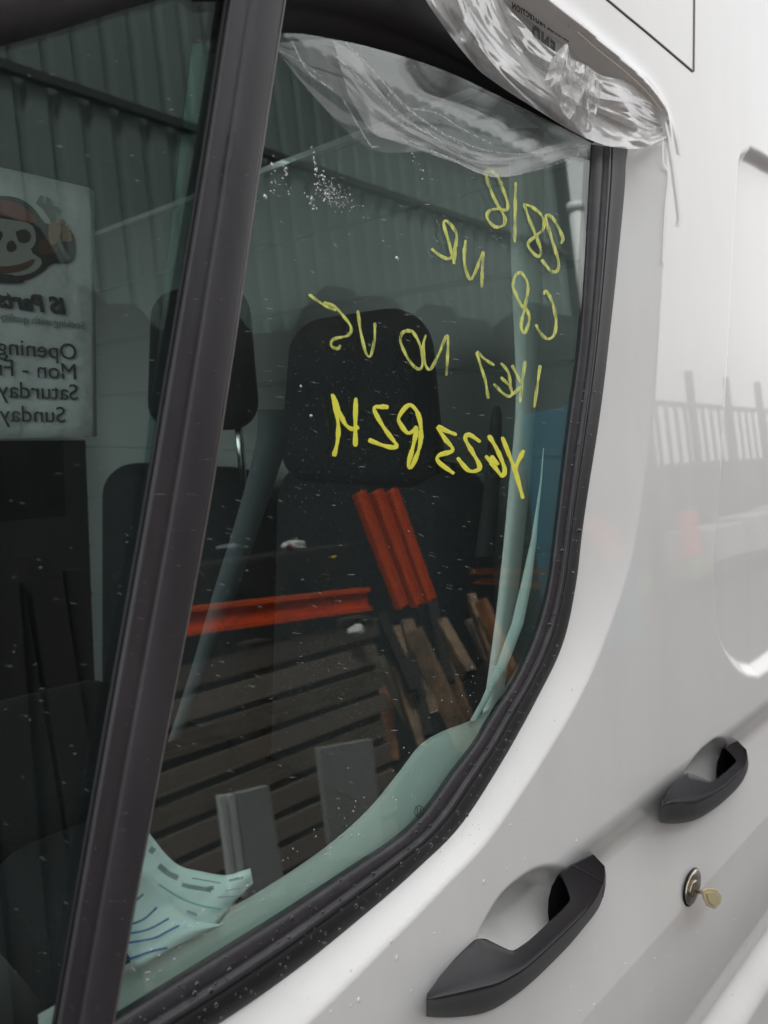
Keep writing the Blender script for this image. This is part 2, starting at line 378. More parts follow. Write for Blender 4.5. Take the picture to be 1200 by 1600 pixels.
# ------------------------------------------------------------------ door handles
def handle(name, st, thick, split, capend, label=None):
    root = bpy.data.objects.new(name, None); COL.objects.link(root)
    root.location = P(*st[len(st) // 2][1], 0); root.empty_display_size = .03
    keep(van, root)
    rows = []
    raw = np.array([[*u, *m_, *l_] for u, m_, l_ in st], float)
    arr = []
    for q in range(len(raw) - 1):
        for k in range(4): arr.append(raw[q] + (raw[q + 1] - raw[q]) * k / 4)
    arr.append(raw[-1]); arr = np.array(arr); split *= 4
    for _ in range(3):
        sm_ = arr.copy(); sm_[1:-1] = .25 * arr[:-2] + .5 * arr[1:-1] + .25 * arr[2:]; keep_u = arr[:, :2].copy(); arr = sm_
        if _ > 0: arr[:, :2] = keep_u
    sc_ = 1.0 / 62
    def up_off(d_): return -thick * (.97 - .66 * min(d_ * sc_, 1.15) ** 1.15)
    for r in arr:
        U, M_, L_ = r[0:2], r[2:4], r[4:6]
        dU = np.linalg.norm(U - M_); oU = up_off(dU)
        row = [P(*U, .028), P(*U, oU + .0035), P(*(U * .985 + M_ * .015), oU + .0010), P(*(U * .95 + M_ * .05), up_off(dU * .95))]
        for s in (.25, .5, .75, .9): row.append(P(*(U * (1 - s) + M_ * s), up_off(dU * (1 - s))))
        row += [P(*(U * .02 + M_ * .98), -thick * .985), P(*(M_ * .96 + L_ * .04), -thick * .985)]
        for s in (.14, .4, .7): row.append(P(*(M_ * (1 - s) + L_ * s), -thick * (.97 - .80 * s)))
        row += [P(*L_, -thick * .10), P(*L_, .02)]
        rows.append(row)
    def part(nm, rr, m_):
        o = loft(nm, rr, m_); o.data.set_sharp_from_angle(angle=math.radians(48))
        keep(root, o); return o
    a, b = rows[:split + 1], rows[split:]
    main, cap_ = (a, b) if capend else (b, a)
    part('grip', main, BLACKP); 
    # the cap sits 0.6 mm proud with a fine joint
    c = np.array([list(v) for v in (b if capend else a)[0 if capend else -1]])
    g = [Vector(v) for v in c]
    part('end_cap', [[v + Vector((0, -.0005, 0)) for v in r] for r in cap_], BLACKP)
    off = 1.2
    sr = rows[split]
    jj = loft('joint', [[v + Vector((-.0006, -.0007, 0)) for v in sr[1:]], [v + Vector((.0006, -.0007, 0)) for v in sr[1:]]], BLACKP_D)
    keep(root, jj)
    return root
def dens(st, k=4):            # refine stations, corners kept
    a = np.array([[*u, *m_, *l_] for u, m_, l_ in st], float); out = []
    for i in range(len(a) - 1):
        for j in range(k): out.append(a[i] + (a[i + 1] - a[i]) * j / k)
    out.append(a[-1])
    return [((r[0], r[1]), (r[2], r[3]), (r[4], r[5])) for r in out]
stF = [((667, 1553), (666, 1562), (666, 1588)), ((676, 1541), (678, 1560), (682, 1590)), ((687, 1525), (692, 1557), (705, 1590)), ((712, 1496), (722, 1551), (728, 1588)),
       ((742, 1467), (752, 1544), (750, 1585)), ((758, 1466), (780, 1537), (774, 1576)), ((778, 1476), (800, 1526), (796, 1562)), ((801, 1487), (822, 1512), (818, 1546)),
       ((826, 1470), (846, 1491), (842, 1525)), ((852, 1446), (874, 1465), (868, 1499)), ((876, 1423), (898, 1442), (890, 1477)), ((891, 1406), (918, 1421), (912, 1450)),
       ((884, 1386), (929, 1407), (926, 1433)), ((874, 1364), (937, 1392), (937, 1417)), ((893, 1350), (942, 1379), (942, 1402)), ((912, 1340), (945, 1366), (946, 1384)), ((926, 1334), (944, 1353), (946, 1366))]
fh = handle('front_door_handle', stF, .030, 14, True)
stR = [((1034, 1252), (1032, 1262), (1031, 1285)), ((1039, 1243), (1042, 1254), (1040, 1287)), ((1047, 1230), (1055, 1253), (1056, 1287)), ((1060, 1217), (1070, 1254), (1072, 1285)),
       ((1073, 1207), (1086, 1253), (1084, 1282)), ((1085, 1211), (1098, 1249), (1096, 1277)), ((1098, 1216), (1110, 1243), (1110, 1268)), ((1114, 1222), (1124, 1235), (1123, 1259)),
       ((1130, 1209), (1139, 1223), (1138, 1246)), ((1142, 1198), (1151, 1212), (1150, 1234)), ((1151, 1189), (1159, 1203), (1159, 1223)), ((1143, 1179), (1164, 1196), (1164, 1214)),
       ((1131, 1168), (1167, 1188), (1168, 1204)), ((1141, 1161), (1168, 1180), (1170, 1193)), ((1152, 1157), (1166, 1171), (1168, 1180))]
rh = handle('sliding_door_handle', stR, .030, 4, False)
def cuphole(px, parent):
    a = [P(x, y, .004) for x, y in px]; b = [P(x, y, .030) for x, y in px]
    o = poly_prism('cup_liner', a, b, BLACKP_D); keep(parent, o); o.name = 'grip_pocket'  # black plastic inside the grip cup
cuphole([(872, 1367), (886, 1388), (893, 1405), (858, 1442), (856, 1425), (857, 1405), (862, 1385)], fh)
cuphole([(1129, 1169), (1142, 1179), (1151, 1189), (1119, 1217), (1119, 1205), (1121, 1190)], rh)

# ------------------------------------------------------------------ lock and key
lk = bpy.data.objects.new('door_lock', None); COL.objects.link(lk); lk.location = P(1081, 1387, 0); keep(van, lk)
def disc(name, cx, cy, w_, h_, rot, o1, o2, m, bulge=0, n=28):
    rows = []
    for k, (s, o_) in enumerate([(1.0, o1 + .012), (1.0, o1), (.93, o2), (.6, o2 - bulge * .6), (.25, o2 - bulge), (.01, o2 - bulge)]):
        r = []
        for i in range(n):
            t = 2 * math.pi * i / n; ex, ey = w_ * s * math.cos(t), h_ * s * math.sin(t)
            r.append(P(cx + ex * math.cos(rot) - ey * math.sin(rot), cy + ex * math.sin(rot) + ey * math.cos(rot), o_))
        rows.append(r)
    return loft(name, rows, m, closed=True)
b1 = disc('lock_gasket', 1081, 1387, 13.5, 33, .22, .006, .000, RUBBER_D)
b2 = disc('lock_face', 1082.5, 1386, 11, 30, .22, .003, -.003, LOCKM, .003)
b3 = disc('lock_barrel', 1085, 1389, 6.5, 15, .22, .0, -.0075, LOCKM, .0)
keep(lk, b1, b2, b3)
key = thing('key', 'yellowed plastic key left sticking out of the door lock', 'key', P(1095, 1392, -.01))
kb = tube('key_blade', [P(1086, 1392, -.004), P(1096, 1394, -.018), P(1103, 1398, -.024)], [.0020, .0026, .0022], KEYS)
bow = [(1098, 1391), (1107, 1388), (1119, 1389), (1128, 1399), (1126, 1412), (1117, 1421), (1106, 1416), (1101, 1405)]
ko = poly_prism('key_bow', [P(x, y, -.034) for x, y in bow], [P(x - 3, y - 1, -.022) for x, y in bow], KEYM)
md = ko.modifiers.new('b', 'BEVEL'); md.width = .0012; md.segments = 2
kr = poly_prism('key_bow_face', [P(1112.5 + (x - 1112.5) * .62 + 1, 1404 + (y - 1404) * .62, -.0352) for x, y in bow], [P(1112.5 + (x - 1112.5) * .66 + 1, 1404 + (y - 1404) * .66, -.0335) for x, y in bow], mat('key_bow_pale', (.52, .45, .27), .4))
keep(key, kb, ko, kr)

# ------------------------------------------------------------------ cab interior
bulk = bpy.data.objects.new('bulkhead', None); COL.objects.link(bulk); bulk.location = (1.12, .9, .5); keep(van, bulk)
BX = 1.12
ribs = []
zz = .6
prof = []
while zz < 2.15:
    prof += [(zz, 0), (zz + .130, 0), (zz + .136, .003), (zz + .142, 0)]; zz += .155
rows = [[Vector((BX + d_, y, z)) for z, d_ in prof] for y in (.06, .5, 1.0, 1.5, 1.92)]
bk = loft('bulkhead_panel', rows, PAINT_IN, smooth=False); keep(bulk, bk)
cab = []
cab.append(box('headliner', (.10, 1.0, 2.18), (2.1, 1.9, .03), HEAD))
cab.append(box('cab_floor', (.10, 1.0, .42), (2.2, 1.9, .04), TRIMD))
cab.append(box('far_door', (.10, 1.95, .955), (2.1, .05, 1.16), TRIMD))
cab.append(box('far_upper_frame', (.10, 1.95, 2.08), (2.1, .06, .22), TRIMD))
cab.append(box('far_pillar', (.90, 1.95, 1.65), (.30, .05, .70), PAINT_IN))
cab.append(box('dashboard', (-.55, 1.0, .95), (.45, 1.85, .55), TRIMD, bev=.05))
cab.append(box('roof_panel', (2.1, 1.0, 2.62), (6.2, 1.86, .03), PAINT))
cab.append(box('far_body_side', (3.1, 1.98, 1.5), (4.1, .03, 2.2), PAINT))
cab.append(box('roof_rise', (-.98, 1.0, 2.40), (.04, 1.86, .46), PAINT))
keep(van, *cab)

def rbox(name, c, s, m, parent, r=.06, seg=4, taper=0., bow=0.):
    bm = bmesh.new(); bmesh.ops.create_cube(bm, size=1)
    for v in bm.verts:
        k = 1 - taper * (v.co.z + .5); v.co = Vector((v.co.x * s[0], v.co.y * s[1] * k, v.co.z * s[2]))
    bmesh.ops.bevel(bm, geom=bm.edges[:], offset=r, segments=seg, affect='EDGES', profile=.5)
    me = bpy.data.meshes.new(name); bm.to_mesh(me); bm.free()
    o = link(name, me, m); o.location = c; keep(parent, o); return o
def seat(yc, wy, back_top, hr_c, hr_s, posts):
    root = bpy.data.objects.new('seat', None); COL.objects.link(root); root.location = (.7, yc, .45); keep(van, root)
    b = rbox('backrest', (.93, yc, back_top - .36), (.17, wy, .74), FABRIC, root, .075, 6, .18)
    c = rbox('seat_cushion', (.62, yc, .88), (.52, wy, .17), FABRIC, root, .06, 4)
    h_ = rbox('headrest', hr_c, hr_s, FABRIC, root, .058, 7, .22)
    for y in posts:
        keep(root, tube('headrest_post', [(.90, y, back_top - .04), (.885, y, hr_c[2] - hr_s[2] * .35)], .0075, CHROME))
    return root
seat(.47, .50, 1.50, (.87, .455, 1.605), (.12, .33, .27), (.40, .52))
seat(1.07, .62, 1.475, (.87, .895, 1.70), (.12, .30, .28), (.80, .98))
# inner door trim below the glass
itop = spline([(60, 1585), (180, 1517), (300, 1450), (400, 1396), (500, 1330), (570, 1270), (622, 1208), (655, 1165), (690, 1143), (738, 1124), (790, 1085), (838, 1000)], 60)
ibot = spline([(60, 1690), (200, 1615), (330, 1530), (440, 1455), (560, 1375), (640, 1310), (690, 1255), (730, 1200), (765, 1150), (800, 1100), (850, 1040), (880, 990)], 60)
rows = [[P(*a, .060), P(*a, .050), P(*(a * .85 + b * .15), .044), P(*b, .034), P(*(b + (b - a) * .8), .030)] for a, b in zip(itop, ibot)]
it = loft('inner_door_trim', rows, TRIML)
fl = []
fpts = [((745, 1126), (735, 1126)), ((768, 1085), (752, 1096)), ((795, 1035), (776, 1040)), ((818, 975), (800, 975)), ((830, 915), (815, 912)), ((838, 850), (830, 845)), ((842, 800), (838, 795)), ((847, 750), (845, 750)), ((850, 700), (849, 700))]
rows = [[P(*a, .036), P(*b, .028), P(b[0] - 1, b[1], .050)] for a, b in fpts]
flange = loft('door_flange', rows, PAINT)
bp = spline([(792, 200), (795, 280), (800, 450), (806, 620), (795, 760), (775, 960), (745, 1180)], 40)
bw = spline([(850, 200), (850, 280), (848, 450), (838, 620), (828, 760), (805, 960), (772, 1180)], 40)
rows = [[P(*a, .145), P(*a, .125), P(*(a * .5 + b * .5), .118), P(*b, .122), P(*b, .14)] for a, b in zip(bp, bw)]
pil = loft('inner_door_pillar', rows, PILL)
rows = [[P(*a, o_) for a, o_ in (((x1, y), .16), ((x1, y), .155), ((x2, y), .155), ((x2, y), .16))] for y, x1, x2 in [(634, 772, 780), (645, 768, 784), (680, 764, 784), (740, 758, 782), (800, 752, 778), (870, 742, 772)]]
belt2 = loft('belt_guide', rows, TRIMD)
# webbing of the belt running down from the near seat
bl = spline([(402, 640), (400, 690), (372, 800), (335, 920), (300, 1040), (262, 1160)], 40)
br = spline([(455, 640), (448, 690), (412, 800), (370, 920), (330, 1030), (284, 1150)], 40)
rows = [[PY(*a, .30), PY(*(a * .5 + b * .5), .296), PY(*b, .30)] for a, b in zip(bl, br)]
belt = loft('seat_belt', rows, BELT)
sm = belt.modifiers.new('s', 'SOLIDIFY'); sm.thickness = .0015
keep(van, it, flange, pil, belt2, belt)

# ------------------------------------------------------------------ papers stuck between trim and glass
def sheetpx(name, A, B, offs, m, thick=.0003):
    a = spline(A, 24); b = spline(B, 24); rows = []
    for i, (p, q) in enumerate(zip(a, b)):
        row = []
        for s in np.linspace(0, 1, 10):
            row.append(P(*(p * (1 - s) + q * s), offs[0] + (offs[1] - offs[0]) * s + .006 * math.sin(3.0 * s + i * .18)))
        rows.append(row)
    o = loft(name, rows, m); md = o.modifiers.new('s', 'SOLIDIFY'); md.thickness = thick; return o
def strip(name, pts, wpx, off, m):
    p = spline(pts, max(8, 5 * len(pts))); t = np.gradient(p, axis=0); n_ = np.stack([-t[:, 1], t[:, 0]], 1) / (np.linalg.norm(t, axis=1)[:, None] + 1e-9)
    rows = [[P(*(q - k * wpx / 2), off), P(*(q + k * wpx / 2), off)] for q, k in zip(p, n_)]
    return loft(name, rows, m)
pa = thing('paper_form', 'curled printed paper form lying highest behind the window trim', 'paper', P(320, 1400, .07))
po = sheetpx('sheet', [(215, 1275), (234, 1303), (260, 1336), (283, 1354), (315, 1362), (350, 1368), (372, 1363), (391, 1357)], [(180, 1400), (205, 1400), (235, 1425), (268, 1450), (305, 1462), (340, 1444), (366, 1410), (395, 1380)], (.052, .046), PAPER)
keep(pa, po)
for nm, pts, wd, m_ in [('teal_line', [(248, 1382), (280, 1402), (310, 1414), (345, 1421)], 3, TEAL), ('print_block', [(248, 1352), (262, 1364), (278, 1372)], 9, PRINT), ('print_block', [(284, 1382), (300, 1386), (330, 1391)], 7, PRINT), ('print_block', [(323, 1389), (334, 1387)], 7, PRINT), ('print_block', [(234, 1326), (241, 1331)], 10, PRINT), ('print_block', [(292, 1424), (308, 1430)], 5, PRINT), ('print_block', [(357, 1376), (380, 1371)], 4, PRINT), ('print_line', [(352, 1392), (384, 1386)], 1.5, PRINT), ('print_line', [(340, 1402), (374, 1400)], 1.5, PRINT), ('print_line', [(300, 1372), (345, 1380)], 2, PRINT)]:
    keep(pa, strip(nm, pts, wd, .0395, m_))
pb = thing('paper_sheet', 'white paper with blue pen lines tucked lowest beside the divider', 'paper', P(240, 1460, .06))
po = sheetpx('sheet', [(190, 1345), (224, 1358), (250, 1382), (272, 1412), (297, 1433), (340, 1444), (352, 1440)], [(150, 1480), (198, 1488), (208, 1514), (240, 1500), (280, 1478), (320, 1460), (345, 1446)], (.038, .036), PAPER)
keep(pb, po)
for pts in [[(205, 1412), (215, 1405), (224, 1397)], [(200, 1446), (225, 1436), (245, 1418)], [(196, 1460), (232, 1452), (264, 1435)], [(196, 1474), (240, 1466), (262, 1455), (280, 1446)], [(198, 1500), (235, 1487), (262, 1481)]]:
    keep(pb, strip('pen_line', pts, 3.2, .0295, BLUEINK))

# ------------------------------------------------------------------ banner in the far window of the cab
SY = 0.62
SK = (SY + D0) / (1.50 + D0)
sg = thing('sign', 'pale vinyl sign with a pirate skull emblem and mirrored opening hours', 'sign', PY(20, 480, SY))
def SP(px, py, o_=0): return PY(px, py, SY - o_ * SK * .7)
rows = []
cl = [(-330, 0), (-200, 0), (-100, 0), (0, 0), (60, 0), (110, 0), (138, 0), (146, .012)]
tops = {-330: 170, -200: 207, -100: 236, 0: 262, 60: 275, 110: 287, 138: 293, 146: 300}
bots = {-330: 700, -200: 695, -100: 690, 0: 685, 60: 684, 110: 683, 138: 682, 146: 682}
rows = [[SP(x + (4 if x > 100 else 0) * s, tops[x] * (1 - s) + bots[x] * s, -dd + .002 * math.sin(x * .03 + s * 5)) for s in np.linspace(0, 1, 12)] for x, dd in cl]
so_ = loft('banner', rows, SIGNM); md = so_.modifiers.new('s', 'SOLIDIFY'); md.thickness = .0015
keep(sg, so_)
def text(name, s, px, py, h_, m, parent, bold=0, y=None, shear=0):
    c = bpy.data.curves.new(name, 'FONT'); c.body = s; h_ *= SK; bold *= SK; c.size = h_; c.offset = bold; c.extrude = .0004; c.shear = shear
    o = bpy.data.objects.new(name, c); COL.objects.link(o); c.materials.append(m)
    p = SP(px, py, .012)
    # mirrored letters: they run from right to left, facing the near side
    o.matrix_world = Matrix(((-1, 0, 0, p.x), (0, 0, -1, p.y), (0, 1, 0, p.z), (0, 0, 0, 1)))
    me = bpy.data.meshes.new_from_object(o.evaluated_get(bpy.context.evaluated_depsgraph_get())); mw = o.matrix_world.copy()
    bpy.data.objects.remove(o); ob = bpy.data.objects.new(name, me); COL.objects.link(ob); ob.matrix_world = mw
    if not me.materials: me.materials.append(m)
    keep(parent, ob); return ob
GREYT = mat('sign_text', (.06, .065, .07), .7); LGT = mat('sign_small_text', (.30, .31, .32), .7)
bpy.context.view_layer.update()
text('lettering', 'IS Parts', 104, 491, .054, GREYT, sg, .0022, shear=.15)
text('lettering', 'Seeking with quality', 133, 514, .026, LGT, sg)
text('lettering', 'Opening', 121, 562, .056, GREYT, sg, .0)
text('lettering', 'Mon - Fri', 121, 593, .056, GREYT, sg, .0)
text('lettering', 'Saturday', 123, 625, .056, GREYT, sg, .0)
text('lettering', 'Sunday', 103, 660, .056, GREYT, sg, .0)
def flat(name, px, o_, m, parent):
    p = [SP(x, y, o_) for x, y in px]; o = mesh(name, p, [tuple(range(len(p)))], m); keep(parent, o); return o
em = bpy.data.objects.new('skull_emblem', None); COL.objects.link(em); em.location = SP(20, 370, .01); keep(sg, em)
DK = mat('emblem_dark', (.045, .042, .04), .7); BONE = mat('emblem_bone', (.46, .45, .41), .7); RED = mat('emblem_red', (.30, .06, .04), .7); FLESH = mat('emblem_hand', (.45, .26, .15), .7); STEEL = mat('emblem_steel', (.25, .25, .25), .7); BRN = mat('emblem_brown', (.14, .07, .045), .7)
flat('emblem_outline', spline([(-60, 330), (-40, 312), (0, 306), (30, 310), (52, 325), (70, 348), (85, 352), (105, 355), (117, 372), (118, 400), (108, 412), (82, 412), (66, 425), (40, 438), (0, 441), (-50, 435), (-70, 380), (-60, 330)], 60), .008, DK, em)
flat('skull', spline([(-55, 345), (-20, 340), (20, 344), (50, 352), (56, 378), (48, 392), (66, 408), (50, 426), (10, 432), (-40, 430), (-58, 390), (-55, 345)], 50), .010, BONE, em)
flat('bandana', spline([(-55, 330), (-20, 315), (10, 313), (35, 322), (58, 345), (40, 347), (10, 338), (-30, 336), (-55, 342), (-55, 330)], 40), .012, RED, em)
flat('eye_socket', spline([(24, 362), (38, 358), (48, 366), (44, 378), (30, 378), (24, 362)], 20), .012, DK, em)
flat('eye_socket', spline([(-25, 360), (-10, 357), (4, 364), (0, 376), (-16, 378), (-25, 360)], 20), .012, DK, em)
flat('nose_hole', spline([(12, 378), (20, 376), (26, 388), (16, 394), (10, 388), (12, 378)], 16), .012, DK, em)
flat('mouth', spline([(-30, 410), (0, 416), (30, 413), (55, 404), (40, 421), (0, 428), (-30, 424), (-30, 410)], 30), .012, BRN, em)
flat('beard', spline([(-40, 432), (0, 428), (22, 430), (40, 440), (14, 443), (-30, 440), (-40, 432)], 24), .013, DK, em)
flat('sleeve', spline([(60, 376), (78, 372), (92, 382), (84, 396), (62, 396), (60, 376)], 24), .012, BRN, em)
flat('wrench', [(62, 306), (68, 305), (66, 316), (72, 318), (72, 306), (80, 312), (80, 320), (92, 324), (92, 330), (86, 332), (87, 346), (96, 380), (110, 404), (104, 408), (88, 378), (78, 344), (66, 326), (56, 318)], .014, STEEL, em)
for q in [[(76, 350), (92, 345), (96, 360), (84, 384), (76, 372), (76, 350)], [(92, 344), (100, 343), (103, 350), (96, 354), (92, 344)], [(96, 353), (106, 353), (107, 361), (97, 362), (96, 353)], [(97, 362), (110, 362), (110, 370), (98, 370), (97, 362)], [(97, 370), (111, 370), (111, 377), (98, 377), (97, 370)]]:
    flat('hand' if q[0][0] == 76 else 'finger', spline(q, 16), .016, FLESH, em)

# ------------------------------------------------------------------ marker writing on the glass (mirrored, as in the photograph)
def ribbon(name, strokes, wpx, m, parent, off=.0152):
    for st in strokes:
        V, F = [], []
        p = spline(st, max(10, 7 * len(st))) if len(st) > 2 else np.array([np.array(st[0]) * (1 - s) + np.array(st[1]) * s for s in np.linspace(0, 1, 10)])
        t = np.gradient(p, axis=0); n_ = np.stack([-t[:, 1], t[:, 0]], 1) / (np.linalg.norm(t, axis=1)[:, None] + 1e-9)
        ph = rng.uniform(0, 6); b0 = len(V)
        off2 = off - rng.uniform(0, .0008)
        for i, (q, k) in enumerate(zip(p, n_)):
            ww = wpx * (.88 + .16 * math.sin(i * .5 + ph) + .06 * rng.standard_normal()) / 2
            if i in (0, len(p) - 1): ww *= .7
            V += [P(*(q - k * ww), off2 + .0002), P(*(q - k * ww * .85), off2), P(*(q + k * ww * .85), off2), P(*(q + k * ww), off2 + .0002)]
        for i in range(len(p) - 1):
            for j in range(3):
                a = b0 + i * 4 + j; F.append((a, a + 1, a + 5, a + 4))
        o = mesh(name, V, F, m, None, False); fixn(o); keep(parent, o)
def z480(*s): return [[(480 + x / 3.158, 480 + y / 3.158) for x, y in st] for st in s]
def z600(*s): return [[(600 + x / 3.333, 240 + y / 3.333) for x, y in st] for st in s]
def z400(*s): return [[(400 + x / 2, 240 + y / 2) for x, y in st] for st in s]
ribbon('marker_stroke', z480(
    [(123, 428), (140, 500), (153, 580), (150, 660), (132, 736)], [(126, 432), (160, 520), (190, 580), (225, 602), (255, 590)], [(240, 447), (238, 560), (238, 688)],
    [(402, 494), (365, 492), (330, 502), (375, 590), (438, 676), (430, 692), (380, 684), (302, 655)],
    [(545, 590), (500, 622), (462, 580), (452, 545), (485, 495), (515, 485), (548, 530), (562, 610), (552, 700), (515, 788), (500, 775), (522, 690), (542, 600)],
    [(738, 630), (690, 612), (645, 592), (680, 650), (718, 706), (650, 732), (650, 765), (725, 822)],
    [(855, 665), (800, 630), (780, 650), (815, 715), (850, 780), (840, 805), (795, 805), (740, 742)],
    [(895, 632), (930, 690), (962, 760), (975, 805), (962, 833), (930, 795), (880, 732)], [(905, 735), (945, 778)],
    [(962, 640), (995, 725), (1030, 820), (1065, 945)], [(1070, 705), (1045, 755), (1020, 810)]), 7.4, MARK, glass)
ribbon('marker_stroke', z400(
    [(165, 440), (195, 462), (225, 480), (250, 490)], [(212, 464), (245, 478), (275, 510), (297, 543), (288, 568), (243, 580), (235, 600), (255, 610), (264, 598)],
    [(318, 490), (328, 560), (343, 622), (358, 632), (370, 580), (372, 528)],
    [(487, 556), (460, 558), (452, 590), (480, 648), (508, 674), (521, 655), (515, 605), (492, 560), (470, 550)],
    [(531, 566), (523, 600), (528, 655), (545, 674), (572, 625), (596, 568), (600, 600), (595, 694)],
    [(690, 620), (704, 670), (716, 705), (726, 766)], [(690, 618), (712, 640), (745, 662)]) + z480(
    [(955, 275), (985, 310), (998, 345), (1000, 385), (955, 345)], [(1000, 385), (1010, 428), (990, 440), (955, 415), (920, 378)],
    [(1075, 265), (1062, 365), (1050, 470)], [(1010, 285), (1038, 340), (1060, 385)], [(1060, 385), (1010, 435)], [(1150, 285), (1135, 390), (1120, 495)]), 5.0, MARK2, glass)
ribbon('marker_stroke', z600(
    [(245, 495), (290, 530), (335, 548), (362, 520), (378, 430), (355, 380), (322, 350), (312, 372), (340, 470), (367, 575)], [(378, 440), (372, 500), (362, 575)],
    [(425, 450), (418, 530), (424, 600), (450, 655), (482, 600), (516, 510)], [(516, 510), (512, 600), (510, 700)],
    [(668, 690), (685, 635), (715, 622), (745, 668), (748, 720), (730, 800), (705, 770), (668, 690)], [(732, 795), (757, 850), (745, 910), (728, 935), (714, 890), (735, 795)],
    [(830, 735), (846, 715), (878, 780), (896, 870), (885, 945), (850, 965), (815, 935), (790, 890)]), 5.4, MARK2, glass)
ribbon('marker_stroke', z600(
    [(525, 95), (548, 170), (570, 225), (605, 287), (640, 290), (642, 250), (612, 170), (575, 100), (525, 90)], [(540, 92), (585, 110), (615, 165)], [(605, 285), (550, 297), (537, 335), (575, 380), (618, 376), (630, 340), (605, 285)],
    [(685, 148), (683, 300), (680, 440), (684, 462)], [(725, 263), (770, 278), (822, 325), (832, 385), (790, 430), (752, 462), (758, 495), (800, 535), (818, 510), (792, 430), (755, 340), (730, 268)],
    [(922, 470), (930, 435), (885, 345), (850, 320), (845, 345), (878, 460), (908, 560), (902, 610), (870, 612), (820, 552)]), 5.4, MARK2, glass)

# ------------------------------------------------------------------ clear plastic film
def crumple(name, A, B, nu, nv, off0, off1, amp, m, seed, ridg=1.0):
    r_ = np.random.default_rng(seed); a = spline(A, nu); b = spline(B, nu)
    u, v = np.meshgrid(np.linspace(0, 1, nu), np.linspace(0, 1, nv), indexing='ij')
    h = np.zeros_like(u)
    for k in range(14):
        a_, b_ = r_.uniform(-5.5, 5.5), r_.uniform(-1.0, 5.0)
        if ridg > 1: a_ *= 1.6
        ph = r_.uniform(0, 6.28); bend = r_.uniform(.3, 1.6); f_ = r_.uniform(2, 5); g_ = r_.uniform(1, 4)
        q_ = 1 - np.abs(np.sin(u * a_ + v * b_ + ph + bend * np.sin(u * f_ + v * g_ + k)))
        env = .25 + .75 * np.clip(np.sin(u * r_.uniform(2, 7) + v * r_.uniform(0, 3) + k * 1.7), 0, 1)
        h += env * q_ ** r_.uniform(1.2, 4.0) / (1 + .2 * abs(b_)) * r_.choice([-1, 1], p=[.3, .7])
    for k in range(10):
        a_, b_ = r_.uniform(-16, 16), r_.uniform(-9, 9); ph = r_.uniform(0, 6.28)
        q_ = 1 - np.abs(np.sin(u * a_ + v * b_ + ph + 1.2 * np.sin(u * r_.uniform(4, 11) + v * r_.uniform(3, 8))))
        h += .16 * q_ ** 3 * np.clip(np.sin(u * r_.uniform(4, 14) + v * r_.uniform(2, 7) + ph), 0, 1) * r_.choice([-1, 1])
    h *= amp * ridg
    rows = []
    for i in range(nu):
        rows.append([P(*(a[i] * (1 - s) + b[i] * s), off0 + (off1 - off0) * s - h[i, j]) for j, s in enumerate(np.linspace(0, 1, nv))])
    return loft(name, rows, m)
film = thing('plastic_film', 'crumpled clear protective film peeling off over the door frame', 'plastic film', P(850, 110, -.01))
f1 = crumple('peeled_sheet', [(600, -120), (665, 0), (735, 95), (775, 130), (840, 172), (900, 208), (950, 228), (1000, 232), (1042, 215)],
             [(720, -170), (775, -20), (820, 40), (860, 76), (900, 96), (950, 120), (995, 128), (1020, 150), (1040, 182)], 130, 60, .002, .002, .013, FILM, 5)
f2 = crumple('crinkled_fold', [(850, 130), (868, 150), (880, 175), (900, 195), (925, 205)], [(862, 92), (885, 68), (893, 90), (925, 108), (940, 140)], 60, 40, -.006, -.014, .012, FILM, 11, 1.01)
f3 = crumple('loose_skirt', [(440, 66), (520, 62), (600, 80), (700, 112), (800, 160), (925, 222)], [(432, 78), (490, 150), (578, 232), (680, 240), (780, 276), (922, 232)], 110, 60, .0145, .0125, .0003, FILMG, 3)
f4 = crumple('loose_skirt', [(520, 62), (560, 90), (600, 150), (650, 190), (760, 240), (922, 228)], [(545, 150), (580, 205), (620, 222), (700, 250), (790, 276), (922, 234)], 90, 30, .0125, .0105, .0022, FILMB, 9)
keep(film, f1, f2, f3, f4)
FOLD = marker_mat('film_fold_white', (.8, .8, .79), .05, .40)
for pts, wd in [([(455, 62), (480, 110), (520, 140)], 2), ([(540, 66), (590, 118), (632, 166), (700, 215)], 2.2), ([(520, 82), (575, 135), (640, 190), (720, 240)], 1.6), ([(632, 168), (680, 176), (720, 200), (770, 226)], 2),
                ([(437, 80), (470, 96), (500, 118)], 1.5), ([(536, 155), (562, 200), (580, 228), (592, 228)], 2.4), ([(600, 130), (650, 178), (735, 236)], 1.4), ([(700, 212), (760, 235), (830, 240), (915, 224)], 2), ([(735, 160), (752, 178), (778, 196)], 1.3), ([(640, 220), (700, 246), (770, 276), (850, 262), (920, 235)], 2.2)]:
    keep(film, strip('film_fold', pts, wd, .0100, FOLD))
def fray(pts, wd, off): 
    return strip('frayed_edge', pts, wd, off, mat('white_shreds', (.82, .82, .80), .4))
for pts, wd in [([(1040, 190), (1050, 240), (1057, 290), (1063, 340), (1060, 352)], 3), ([(1036, 215), (1037, 255), (1045, 270), (1040, 320), (1037, 375), (1036, 410)], 2.4), ([(1048, 190), (1058, 215), (1063, 240)], 3)]:
    keep(film, fray(pts, wd, -.002))

